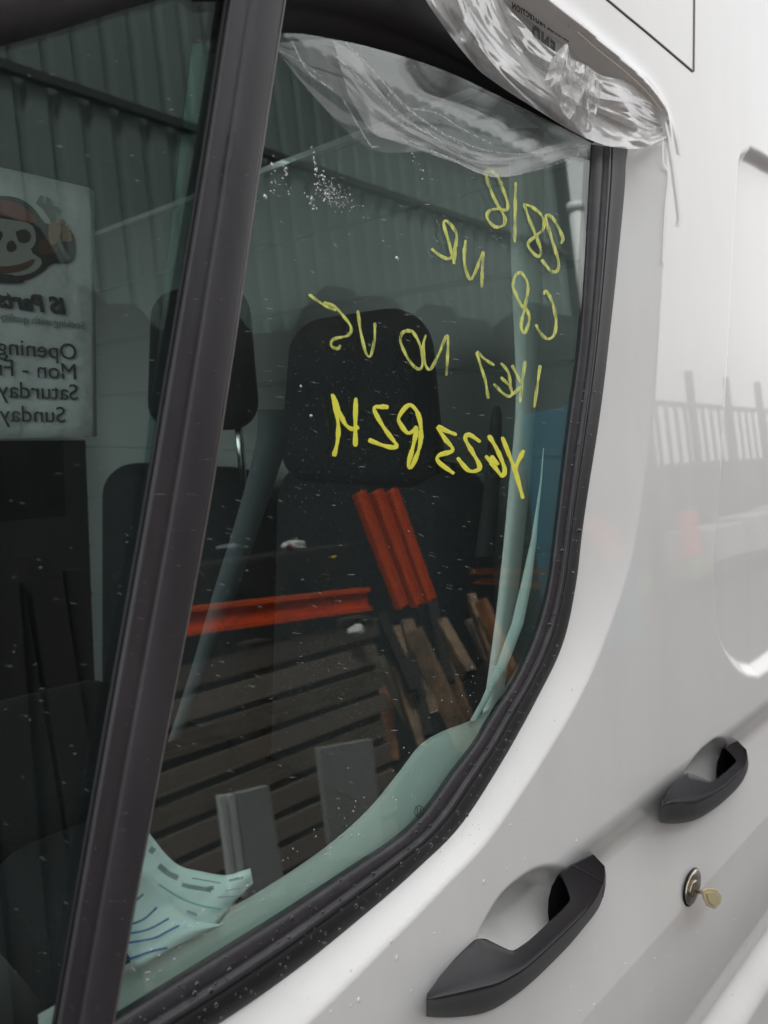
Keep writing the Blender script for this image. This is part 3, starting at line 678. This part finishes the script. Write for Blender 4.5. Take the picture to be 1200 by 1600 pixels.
# printed tape over the door
tape = thing('printed_tape', 'grey protective strip with mirrored black lettering under the film', 'tape', P(880, 60, .03))
def skin_text(s, px, py, px2, py2, h_, off, bold, part_name):
    a, b = P(px, py, off), P(px2, py2, off); ex = (b - a).normalized(); n_ = Vector((0, -1, TILT)).normalized(); n_ = (n_ - ex * n_.dot(ex)).normalized()
    ey = ex.cross(n_) if ex.cross(n_).z > 0 else n_.cross(ex)
    c = bpy.data.curves.new('t', 'FONT'); c.body = s; c.size = h_; c.offset = bold; c.extrude = .0002; c.space_character = 1.25
    o = bpy.data.objects.new('t', c); COL.objects.link(o); bpy.context.view_layer.update()
    me = bpy.data.meshes.new_from_object(o.evaluated_get(bpy.context.evaluated_depsgraph_get())); bpy.data.objects.remove(o)
    ob = bpy.data.objects.new(part_name, me); COL.objects.link(ob); me.materials.clear(); me.materials.append(STICK)
    ob.matrix_world = Matrix(((ex.x, ey.x, n_.x, a.x), (ex.y, ey.y, n_.y, a.y), (ex.z, ey.z, n_.z, a.z), (0, 0, 0, 1)))
    keep(tape, ob)
GREYF = mat('grey_strip', (.50, .50, .49), .4)
ta = spline([(720, -95), (800, -30), (866, 26), (903, 54), (932, 80), (972, 113), (1003, 143), (1026, 172)], 40); tb = spline([(690, -60), (760, 20), (820, 68), (862, 100), (905, 128), (945, 150), (985, 165), (1020, 180)], 40)
tp = loft('strip', [[P(*(a_ * (1 - s) + b_ * s), .0150 + .005 * s) for s in (0, .3, .6, 1)] for a_, b_ in zip(ta, tb)], GREYF); keep(tape, tp)
skin_text('SUPERIOR PROTECTION', 889, 66, 816, 22, .0085, .0125, .0002, 'lettering')
skin_text('END', 868, 88, 802, 34, .020, .0135, .0012, 'lettering')
keep(tape, strip('dirt_line', [(903, 50), (935, 78), (975, 110), (1010, 143), (1034, 172)], 1.8, -.006, DIRT))

# ------------------------------------------------------------------ rain drops, dust
def blobs(name, pts, m, parent, off, asp=1.0):
    V, F = [], []
    for (x, y, r) in pts:
        c = P(x, y, off); b0 = len(V); n = 7
        e1 = Vector((1, 0, 0)); e2 = Vector((0, TILT, 1)).normalized(); nn = Vector((0, -1, TILT)).normalized()
        rx = r * rng.uniform(.7, 1.1); rz = r * rng.uniform(.8, 1.5) * asp
        for k, (s, hh) in enumerate([(1, 0), (.75, .45), (.0, .62)]):
            for i in range(n if s else 1):
                t = 2 * math.pi * i / n
                V.append(c + e1 * rx * s * math.cos(t) + e2 * rz * s * math.sin(t) + nn * hh * r)
        for i in range(n):
            j = (i + 1) % n; F.append((b0 + i, b0 + j, b0 + n + j, b0 + n + i)); F.append((b0 + n + i, b0 + n + j, b0 + 2 * n))
    o = mesh(name, V, F, m, None, True); o['kind'] = 'stuff'; keep(parent, o); return o
pts = []
for _ in range(420):
    i = int(rng.integers(0, 88)); s = rng.uniform(.04, .95)
    q = CIN[i] * (1 - s) + COUT[i] * s; pts.append((q[0], q[1], rng.uniform(.0004, .0011) * (1.8 if rng.random() < .2 else 1)))
blobs('rain_drops', pts, BEAD, s1, .0098)
pts = []
for (x0, y0, x1, y1, n_) in [(428, 236, 424, 306, 12), (441, 252, 456, 318, 14), (487, 228, 498, 300, 20), (500, 262, 512, 320, 22), (478, 298, 492, 330, 10)]:
    for _ in range(n_):
        t = rng.uniform(0, 1); pts.append((x0 + (x1 - x0) * t + rng.normal(0, 3), y0 + (y1 - y0) * t + rng.normal(0, 3), rng.uniform(.0004, .0010) * (1.5 if rng.random() < .12 else 1)))
for _ in range(190):
    t = abs(rng.normal(0, .5)); pts.append((505 + t * 50 + rng.normal(0, 7), 292 + t * 36 + rng.normal(0, 8), rng.uniform(.0002, .0006)))
pts += [(rng.normal(680, 9), rng.normal(370, 14), rng.uniform(.0002, .0006)) for _ in range(40)] + [(rng.normal(800, 25), rng.normal(385, 14), rng.uniform(.0002, .0006)) for _ in range(60)]
pts += [(620, 404, .0016), (486, 650, .0016), (470, 604, .0012), (414, 308, .0016)] + [(rng.uniform(640, 740), rng.uniform(60, 200), rng.uniform(.0003, .0008)) for _ in range(70)]
pts += [(600 + t * .4 + rng.normal(0, 3), 130 + t + rng.normal(0, 3), rng.uniform(.0005, .0009)) for t in np.linspace(0, 150, 26)]
pts += [(rng.uniform(200, 640), 0, 0)] * 0
for _ in range(130):
    i = int(rng.integers(6, 60)); q = CIN[i]; pts.append((q[0] - rng.uniform(8, 90), q[1] - rng.uniform(0, 60), rng.uniform(.0003, .0009)))
CINP = [tuple(c) for c in CIN] + [tuple(p) for p in GTs[::-1]] + [(440, 52), (397, 315), (318, 836), (253, 1180), (178, 1590)]
pts = [p for p in pts if bool(pip(CINP, np.array([p[0]]), np.array([p[1]]))[0])]
blobs('rain_drops', pts, DROPG, glass, .0165)
pts = []
for _ in range(260):
    x, y = rng.uniform(180, 900), rng.uniform(250, 1500); pts.append((x, y, rng.uniform(.00009, .0002)))
for _ in range(330):
    x, y = rng.normal(520, 60), rng.normal(1040, 80); pts.append((x, y, rng.uniform(.00009, .0002)))
for _ in range(300): pts.append((rng.uniform(450, 650), rng.uniform(530, 800), rng.uniform(.0001, .00026)))
cinp = [tuple(c) for c in CIN] + [tuple(p) for p in GTs[::-1]] + [(440, 52), (397, 315), (318, 836), (253, 1180), (178, 1590)]
def inwin(p):
    return bool(pip(cinp, np.array([p[0]]), np.array([p[1]]))[0])
pts = [p for p in pts if inwin(p)]
blobs('dust_specks', pts, SPECK, glass, .0165, .8)
# fine scratches and rain streaks on both panes
def streaks(name, n_, reg, parent, off):
    V, F = [], []
    for _ in range(n_):
        x, y = rng.uniform(reg[0], reg[2]), rng.uniform(reg[1], reg[3])
        if (parent is glass) != inwin((x, y)): continue
        ln = rng.uniform(4, 15); an = rng.normal(.18, .18); wd = rng.uniform(.35, .8)
        dx, dy = math.cos(an) * ln / 2, math.sin(an) * ln / 2; b0 = len(V)
        V += [P(x - dx, y - dy, off), P(x, y - wd, off), P(x + dx, y + dy, off), P(x, y + wd, off)]; F.append((b0, b0 + 1, b0 + 2, b0 + 3))
    o = mesh(name, V, F, SPECKA, None); o['kind'] = 'stuff'; keep(parent, o)
SPECKA = marker_mat('streak_dust', (.55, .6, .6), .05, .45)
streaks('dust_streaks', 400, (180, 250, 880, 1250), glass, .0163)
streaks('dust_streaks', 190, (0, 40, 340, 1600), quart, .0170)
pts = []
for _ in range(130): pts.append((rng.uniform(420, 1195), rng.uniform(1050, 1595), rng.uniform(.0004, .0015)))
bpts = []
for x, y, r in pts:
    if x > 1010 and y > 1150 and y < 1290: continue
    bpts.append((x, y, r))
V_ = []
def hts(px, py):
    v = P(px, py); return float(cup(cup(side_height(np.array([v.x]), np.array([v.z])), np.array([v.x]), np.array([v.z]), CUPF), np.array([v.x]), np.array([v.z]), CUPR)[0])
outp = [tuple(c) for c in COUT] + [(0, 0), (0, 1700)]
for k, (x, y, r) in enumerate(bpts):
    if pip(outp, np.array([x]), np.array([y]))[0] or pip(CUPF, np.array([x]), np.array([y]))[0] or pip([(660, 1600), (740, 1450), (930, 1320), (960, 1380), (880, 1530), (770, 1600)], np.array([x]), np.array([y]))[0]: continue
    V_.append((x, y, r, hts(x, y)))
def beads(name, items, m, parent):
    V, F = [], []
    nn = Vector((0, -1, TILT)).normalized(); e2 = Vector((0, TILT, 1)).normalized(); e1 = Vector((1, 0, 0)); n = 8
    for x, y, r, h in items:
        v0 = P(x, y); c = skin(v0.x, v0.z, h + .0001); b0 = len(V); az = rng.uniform(1, 1.9); ax = rng.uniform(.6, 1)
        for s_, hh in ((1.05, -.1), (.95, .25), (.6, .5), (0, .6)):
            for i in range(n if s_ else 1):
                t = 2 * math.pi * i / n; V.append(c + e1 * r * ax * s_ * math.cos(t) + e2 * r * az * s_ * math.sin(t) + nn * hh * r)
        for i in range(n):
            j = (i + 1) % n
            F += [(b0 + i, b0 + j, b0 + n + j, b0 + n + i), (b0 + n + i, b0 + n + j, b0 + 2 * n + j, b0 + 2 * n + i), (b0 + 2 * n + i, b0 + 2 * n + j, b0 + 3 * n)]
    o = mesh(name, V, F, m, None, True); o['kind'] = 'stuff'; keep(parent, o); return o
beads('rain_beads', V_, mat('paint_bead', (.74, .735, .725), .06, coat=1.), door)
GRIME = mat('grime', (.30, .27, .23), .9)
sp_ = []
for _ in range(150):
    k = int(rng.integers(0, 89)); q = C1[k] * (t_ := rng.uniform(-.1, 1)) + COUT[min(k + 8, 109)] * (1 - t_); sp_.append((q[0], q[1], rng.uniform(.0001, .0004)))
for cx_, cy_ in [(705, 1340), (745, 1310), (755, 1298), (940, 700), (950, 690), (1000, 905)]:
    sp_ += [(cx_ + rng.normal(0, 6), cy_ + rng.normal(0, 3), rng.uniform(.0002, .0005)) for _ in range(9)]
sp_ += [(rng.uniform(930, 1200), rng.uniform(240, 1500), rng.uniform(.0001, .0003)) for _ in range(120)]
for _ in range(110):
    k = int(rng.integers(22, 60)); q = LIP[k]; w_ = abs(rng.normal(0, 5)); sp_.append((q[0] + w_ * .7, q[1] - w_ * .75 + 3, rng.uniform(.00015, .0006)))
beads('grime_specks', [(x, y, r, hts(x, y)) for x, y, r in sp_ if not pip(outp, np.array([x]), np.array([y]))[0]], GRIME, door)
# scuffs on the divider
V, F = [], []
DP = [(.01, .0085), (.04, .0068), (.10, .0064), (.36, .0082), (.40, .0086), (.43, .0070), (.46, .0062), (.70, .0056), (.95, .0058)]
for _ in range(330):
    k = int(rng.integers(6, 66)); t_ = rng.uniform(.06, .93); q = DL[k] * (1 - t_) + DR[k] * t_; o_ = np.interp(t_, *zip(*DP)) - .0004
    ln = rng.uniform(2, 9); an = rng.normal(.1, .35); wd = rng.uniform(.25, .6); dx, dy = math.cos(an) * ln / 2, math.sin(an) * ln / 2; b0 = len(V)
    V += [P(q[0] - dx, q[1] - dy, o_), P(q[0], q[1] - wd, o_), P(q[0] + dx, q[1] + dy, o_), P(q[0], q[1] + wd, o_)]; F.append((b0, b0 + 1, b0 + 2, b0 + 3))
o = mesh('scuffs', V, F, marker_mat('scuff', (.30, .27, .26), .05, .5)); o['kind'] = 'stuff'; keep(dv, o)
cr_ = skinline('split', [(366, 205), (363, 240), (357, 262), (354, 300)], 2.2, BLACKP_D, .0058); keep(dv, cr_)
ring = [(655 + 7 * math.cos(t), 1268 + 9 * math.sin(t)) for t in np.linspace(0, 6.28, 20)]
keep(glass, strip('etched_mark', ring, 1.3, .0160, BLACKP), strip('etched_mark', [(652, 1262), (652, 1274)], 1.3, .0160, BLACKP), strip('etched_mark', [(657, 1262), (657, 1274)], 1.3, .0160, BLACKP))

# ------------------------------------------------------------------ the yard, seen mirrored in glass and paint
def mlink(o, label, cat, group=None): return tag(o, label, cat, group)
ground = mesh('ground', [(-60, -60, 0), (60, -60, 0), (60, 60, 0), (-60, 60, 0)], [(0, 1, 2, 3)], mat('wet_tarmac', (.020, .020, .021), .45, noise=(3, (.036, .035, .034), .4, .7)))
ground['kind'] = 'structure'
CLAD = mat('cladding_steel', (.115, .150, .140), .5, noise=(.8, (.15, .19, .178), .35, .7))
GAPM = mat('cladding_groove', (.02, .022, .022), .7)
WY = -5.0
wall = thing('cladding_wall', 'long dark grey corrugated steel wall facing the van across the yard', 'wall', (3, WY, 0))
def clad(parent, y, x0, x1, z0, z1, sgn, pitch=.25):
    rows = []; xs = []
    x = x0
    while x < x1:
        xs += [(x, 0), (x + pitch * .55, 0), (x + pitch * .66, .045), (x + pitch * .88, .045)]; x += pitch
    xs.append((x1, 0))
    rows = [[Vector((a, y + sgn * -b, z)) for z in (z0, z1)] for a, b in xs]
    o = loft('corrugated_sheet', rows, CLAD, smooth=False); keep(parent, o); return o
clad(wall, WY, -4, 10.2, 0, 5.0, 1); clad(wall, WY - .03, -4, 10.2, 5.0, 6.35, 1)
screen = thing('dark_screen', 'long dark screen with an uneven top added to darken the wall reflection', 'dark screen', (3, WY + .6, 0))  # added dark mass that hides the lower wall ribs in the reflection
tx = np.linspace(-4, 10.2, 220); hz_ = np.zeros_like(tx)
for f_, a_ in ((.7, .22), (1.7, .16), (4.1, .12), (9.0, .07), (21., .04)): hz_ += a_ * np.sin(tx * f_ + f_ * 3)
rows = [[Vector((x_, WY + .9, 0)), Vector((x_, WY + .86, 2.9 + h_ * .8)), Vector((x_, WY + .7, 3.4 + h_)), Vector((x_, WY + .4, 3.5 + h_ * 1.1)), Vector((x_, WY + .1, 3.4 + h_)), Vector((x_, WY + .08, 0))] for x_, h_ in zip(tx, hz_)]
tp_ = loft('screen_face', rows, mat('screen_black', (.010, .011, .012), .85, noise=(1.5, (.022, .022, .022), .4, .7))); keep(screen, tp_)
rl = box('rail', (3.1, WY + .035, 5.0), (14.2, .06, .07), GAPM); keep(wall, rl)
e = box('wall_end', (10.26, WY - .6, 3.2), (.12, 1.4, 6.4), GAPM); keep(wall, e)
far = thing('sky_block_wall', 'dark corrugated wall added close behind the van to block the sky', 'wall', (0, 3.1, 0))  # added wall, keeps bright sky out of the far cab window
clad(far, 3.1, -1.5, 6, 0, 3.6, -1)

WOOD = mat('weathered_wood', (.185, .150, .130), .8, noise=(9, (.19, .15, .125), .35, .7, (1, 6, 6)))
WOOD2 = mat('fresh_wood', (.34, .21, .12), .75, noise=(12, (.22, .13, .08), .35, .7, (1, 6, 6)))
WOODB = mat('worn_wood', (.16, .13, .115), .8, noise=(14, (.11, .085, .075), .3, .7, (.6, 8, 8)))
WOODC = mat('stained_wood', (.20, .165, .14), .8, noise=(11, (.10, .075, .06), .35, .65, (.8, 7, 7)))
ORANGE = mat('orange_steel', (.80, .10, .02), .45, noise=(14, (.42, .05, .02), .5, .72, (1, 3, 3)))
GREYB = mat('grey_board', (.42, .42, .41), .6)
BLUE = mat('blue_steel', (.010, .12, .20), .4)
PIPE = mat('white_pipe', (.75, .76, .76), .4)

def pallet(x0, x1, y, z0, z1, n, label, lean=.0, group='pallets stood on edge in the yard', m=WOOD):
    t = thing('wooden_pallet', label, 'pallet', ((x0 + x1) / 2, y, z0), group)
    pitch = (z1 - z0) / n
    for k in range(n):
        b = box('board', ((x0 + x1) / 2 + random.uniform(-.015, .015), y + random.uniform(-.008, .008), z0 + pitch * (k + .5)), (x1 - x0, .022, pitch * random.uniform(.62, .76)), random.choice([m, m, WOODB, WOODC]), rot=(random.uniform(-.06, .06), random.uniform(-.010, .010), 0)); keep(t, b)
    for xx in (x0 + .05, (x0 + x1) / 2, x1 - .05):
        b = box('block', (xx, y - .06, (z0 + z1) / 2), (.09, .09, z1 - z0), m); keep(t, b)
    return t
def near(px, py, dst): return MIR(px, py, dst)
a = near(588, 1000, 1.6); b = near(285, 1005, 1.6); c = near(0, 1010, 1.6)
ptop = near(430, 1000, 1.6).z
pallet(near(190, 1005, 1.6).x, a.x, a.y, .05, ptop, 11, 'brown slatted pallet on edge under the orange beam')
DARKW = mat('dark_timber', (.030, .025, .023), .85, noise=(7, (.015, .014, .014), .35, .7, (6, 6, 1)))
for i_, px_ in enumerate((-70, 5, 60, 115, 165)):
    f0 = near(px_, 860 + 25 * (i_ % 3), 1.6)
    o = box('timber_post', (f0.x, f0.y - .1 - .02 * i_, f0.z / 2), (.07 + .02 * (i_ % 2), .07, f0.z), DARKW, rot=(0, random.uniform(-.05, .05), 0))
    tag(o, ['dark timber post outermost to the front', 'thick dark timber post next to the outermost', 'middle dark timber post of the upright row', 'thick dark timber post nearer the pallet', 'dark timber post right beside the pallet'][i_], 'timber post', 'dark timber posts')
hp = box('timber_stack', ((near(260, 870, 2.7).x + near(570, 870, 2.7).x) / 2, near(420, 870, 2.7).y - .3, near(420, 868, 2.7).z / 2), (near(570, 870, 2.7).x - near(260, 870, 2.7).x, .5, near(420, 868, 2.7).z), DARKW, bev=.02)
tag(hp, 'dark timber stack behind the slatted pallet carrying scraps', 'timber stack')
def scrap(px_, py_, d_, r_, m_, label, cat, flat_=.6):
    bm = bmesh.new(); bmesh.ops.create_icosphere(bm, subdivisions=2, radius=1)
    for v in bm.verts: v.co *= random.uniform(.75, 1.1); v.co.x *= r_ * 1.4; v.co.y *= r_; v.co.z *= r_ * flat_
    me = bpy.data.meshes.new('scrap'); bm.to_mesh(me); bm.free(); o = link(cat.replace(' ', '_'), me, m_, None, False); o.location = near(px_, py_, d_); tag(o, label, cat)
    return o
REDP = mat('red_and_white_wrap', (.75, .74, .72), .5, noise=(7, (.45, .05, .04), .5, .56)); WHP = mat('white_tub', (.75, .76, .76), .5)
scrap(460, 852, 2.6, .055, REDP, 'crumpled red and white wrapper on the dark timber stack', 'wrapper')
scrap(357, 855, 2.6, .05, mat('grey_rag', (.2, .22, .24), .9), 'grey rag lying on the dark timber stack', 'rag', .35)
scrap(522, 870, 2.55, .014, mat('yellow_cap', (.75, .55, .05), .5), 'tiny yellow cap at the edge of the dark timber stack', 'cap')
scrap(556, 985, 1.55, .028, WHP, 'small white plastic lump on top corner of the slatted pallet', 'plastic lump', .8)
def bar(name, p, q, wd, th, m, label, cat, group=None):
    p, q = Vector(p), Vector(q); d_ = (q - p); L_ = d_.length
    t = thing(name, label, cat, p, group)
    b = box('beam_web', (p + q) / 2, (L_, th, wd), m); b.rotation_euler = d_.to_track_quat('X', 'Z').to_euler(); keep(t, b)
    for s in (-1, 1):
        up = b.rotation_euler.to_matrix() @ Vector((0, 0, 1)); b2 = box('beam_flange', (p + q) / 2 + up * s * wd * .42, (L_, th * 2.2, wd * .18), m); b2.rotation_euler = b.rotation_euler; keep(t, b2)
    return t
bar('steel_beam', near(255, 975, 1.62), near(570, 936, 1.62), .085, .03, ORANGE, 'orange steel rack beam lying across the slatted pallets', 'steel beam', 'orange rack steel')
for (p0, p1, wd, lb) in [((561, 770), (628, 948), .046, 'leftmost leaning orange rack upright'), ((587, 768), (652, 945), .050, 'middle leaning orange rack upright'), ((611, 766), (672, 938), .046, 'rightmost leaning orange rack upright')]:
    bar('rack_upright', near(*p0, 2.1), near(*p1, 2.0), .06, wd * .36, ORANGE, lb + ' behind the pallets', 'rack upright', 'orange rack steel')
# broken timber leaning to the right of the uprights
WOOD3 = mat('burnt_orange_wood', (.38, .16, .08), .75, noise=(12, (.16, .08, .05), .35, .7))
WOOD4 = mat('wet_brown_wood', (.30, .19, .12), .7, noise=(12, (.09, .065, .05), .35, .7))
words = ['long dark', 'long brown', 'split brown', 'rough tan', 'orange stained', 'short tan', 'broad brown', 'narrow tan', 'thin orange stained', 'broken brown', 'low broad', 'low narrow', 'short broken', 'stubby tan', 'upper rough', 'upper narrow']
r5 = random.Random(12)
for i in range(16):
    bx, by = r5.uniform(585, 800), r5.uniform(925, 1050); ln = r5.uniform(90, 210); an = 1.17 + r5.gauss(0, .12)
    p, q = near(bx, by, 2.1 - .03 * i), near(bx + math.cos(an) * ln, by + math.sin(an) * ln, 1.85 - .03 * i)
    d_ = q - p; o = box('timber_plank', (p + q) / 2, (d_.length, .03 + .03 * r5.random(), r5.uniform(.025, .075)), [WOOD4, DARKW, WOOD4, WOOD, WOOD3, DARKW, WOOD4][i % 7]); o.rotation_euler = d_.to_track_quat('X', 'Z').to_euler()
    tag(o, words[i] + ' plank leaning in the timber heap beside the orange uprights', 'plank', 'timber heap')
for i, (p0, p1, p2, p3) in enumerate([((498, 1170), (582, 1155), (600, 1330), (520, 1345)), ((370, 1240), (420, 1228), (448, 1400), (395, 1412)), ((344, 1245), (352, 1243), (372, 1400), (364, 1402)), ((358, 1243), (366, 1241), (388, 1400), (378, 1402))]):
    pts = [near(*p, 1.25) for p in (p0, p1, p2, p3)]; o = poly_prism('grey_board', pts, [p + Vector((0, -.02, 0)) for p in pts], GREYB if i < 2 else PIPE)
    tag(o, ['wide grey sheet leaning upright on the slatted pallet', 'narrow grey sheet leaning by the light strips', 'outer pale strip standing by the narrow grey sheet', 'inner pale strip standing by the narrow grey sheet'][i], 'board', 'boards leaning on the pallet')
RUST = mat('rusty_orange_steel', (.34, .12, .05), .7)
bar('steel_beam', near(740, 893, 2.6), near(900, 893, 2.6), .03, .03, RUST, 'upper thin orange rail beyond the timber heap', 'steel beam', 'orange rack steel')
bar('steel_beam', near(745, 908, 2.6), near(880, 918, 2.6), .03, .03, RUST, 'lower thin orange rail beyond the timber heap', 'steel beam', 'orange rack steel')
p = near(858, 640, 3.6); q = near(880, 880, 3.6)
o = box('blue_cabinet', (p.x + .35, p.y, p.z / 2), (.7, .7, p.z), BLUE, bev=.02); tag(o, 'tall blue steel cabinet standing by the end of the wall', 'cabinet')
p = near(898, 318, 4.6)
pt = thing('downpipe', 'white drain pipe with a collar at the end of the corrugated wall', 'pipe', (p.x, p.y, 0))
keep(pt, tube('pipe', [(p.x, p.y, 0), (p.x, p.y, p.z - .1)], .085, PIPE, None, 16), tube('collar', [(p.x, p.y, p.z - .1), (p.x, p.y, p.z)], .105, PIPE, None, 16))

# fence, barriers and vehicle stand-in blocks behind, mirrored in the white paint
STEELG = mat('galvanised_steel', (.075, .075, .08), .6)
fen = thing('steel_fence', 'grey steel palisade fence with tall posts at the back of the yard', 'fence', (16, -7, 0))
fa, fb = Vector((10.6, WY - .2, 0)), Vector((34, WY - .2, 0))
FH = 2.95
for k in range(13):
    x = fa.x + 2.0 * k
    keep(fen, box('post', (x, fa.y, 1.8), (.12, .12, 3.6), STEELG))
for z in (.4, FH): keep(fen, box('rail', ((fa.x + fb.x) / 2, fa.y, z), (fb.x - fa.x, .05, .10), STEELG))
k = 0; pal = None
x = fa.x + .2
while x < fb.x:
    if pal is None: pal = box('pale', (x, fa.y + .03, FH / 2), (.12, .03, FH), STEELG)
    else:
        c_ = pal.copy(); COL.objects.link(c_); c_.location = (x, fa.y + .03, FH / 2); keep(fen, c_)
    x += .42
keep(fen, pal)
HIV = mat('orange_barrier', (.50, .12, .06), .5); LIME = mat('lime_base', (.17, .22, .09), .5)
for i, x in enumerate((8.6, 10.6)):
    t = thing('barrier', ['nearer', 'farther'][i] + ' orange plastic barrier with lime foot by the fence', 'barrier', (x, -3.9, 0), 'orange barriers')
    keep(t, box('panel', (x, -3.9, .80), (.55, .06, .62), HIV, bev=.02), box('foot', (x, -3.9, .32), (.7, .25, .22), LIME, bev=.02))
for i, x in enumerate((12, 14, 16)):  # plain pale blocks stand in for parked white vehicles
    o = box('vehicle_block', (x, -4.2, .55), (1.5, .7, .5 + .1 * i), mat('pale_vehicle_block', (.28, .28, .27), .8), bev=.03)
    tag(o, ['nearest', 'middle', 'farthest'][i] + ' pale block standing in for a white vehicle by the fence', 'concrete block', 'vehicle stand-ins')
sh = thing('shed', 'low dark shed behind the steel fence', 'shed', (20, -9, 0))
keep(sh, box('shed_wall', (22, -9.5, 1.0), (26, 3, 2.0), mat('shed_dark', (.09, .09, .09), .7)), box('shed_roof', (22, -9.5, 2.03), (26.4, 3.4, .06), STEELG))
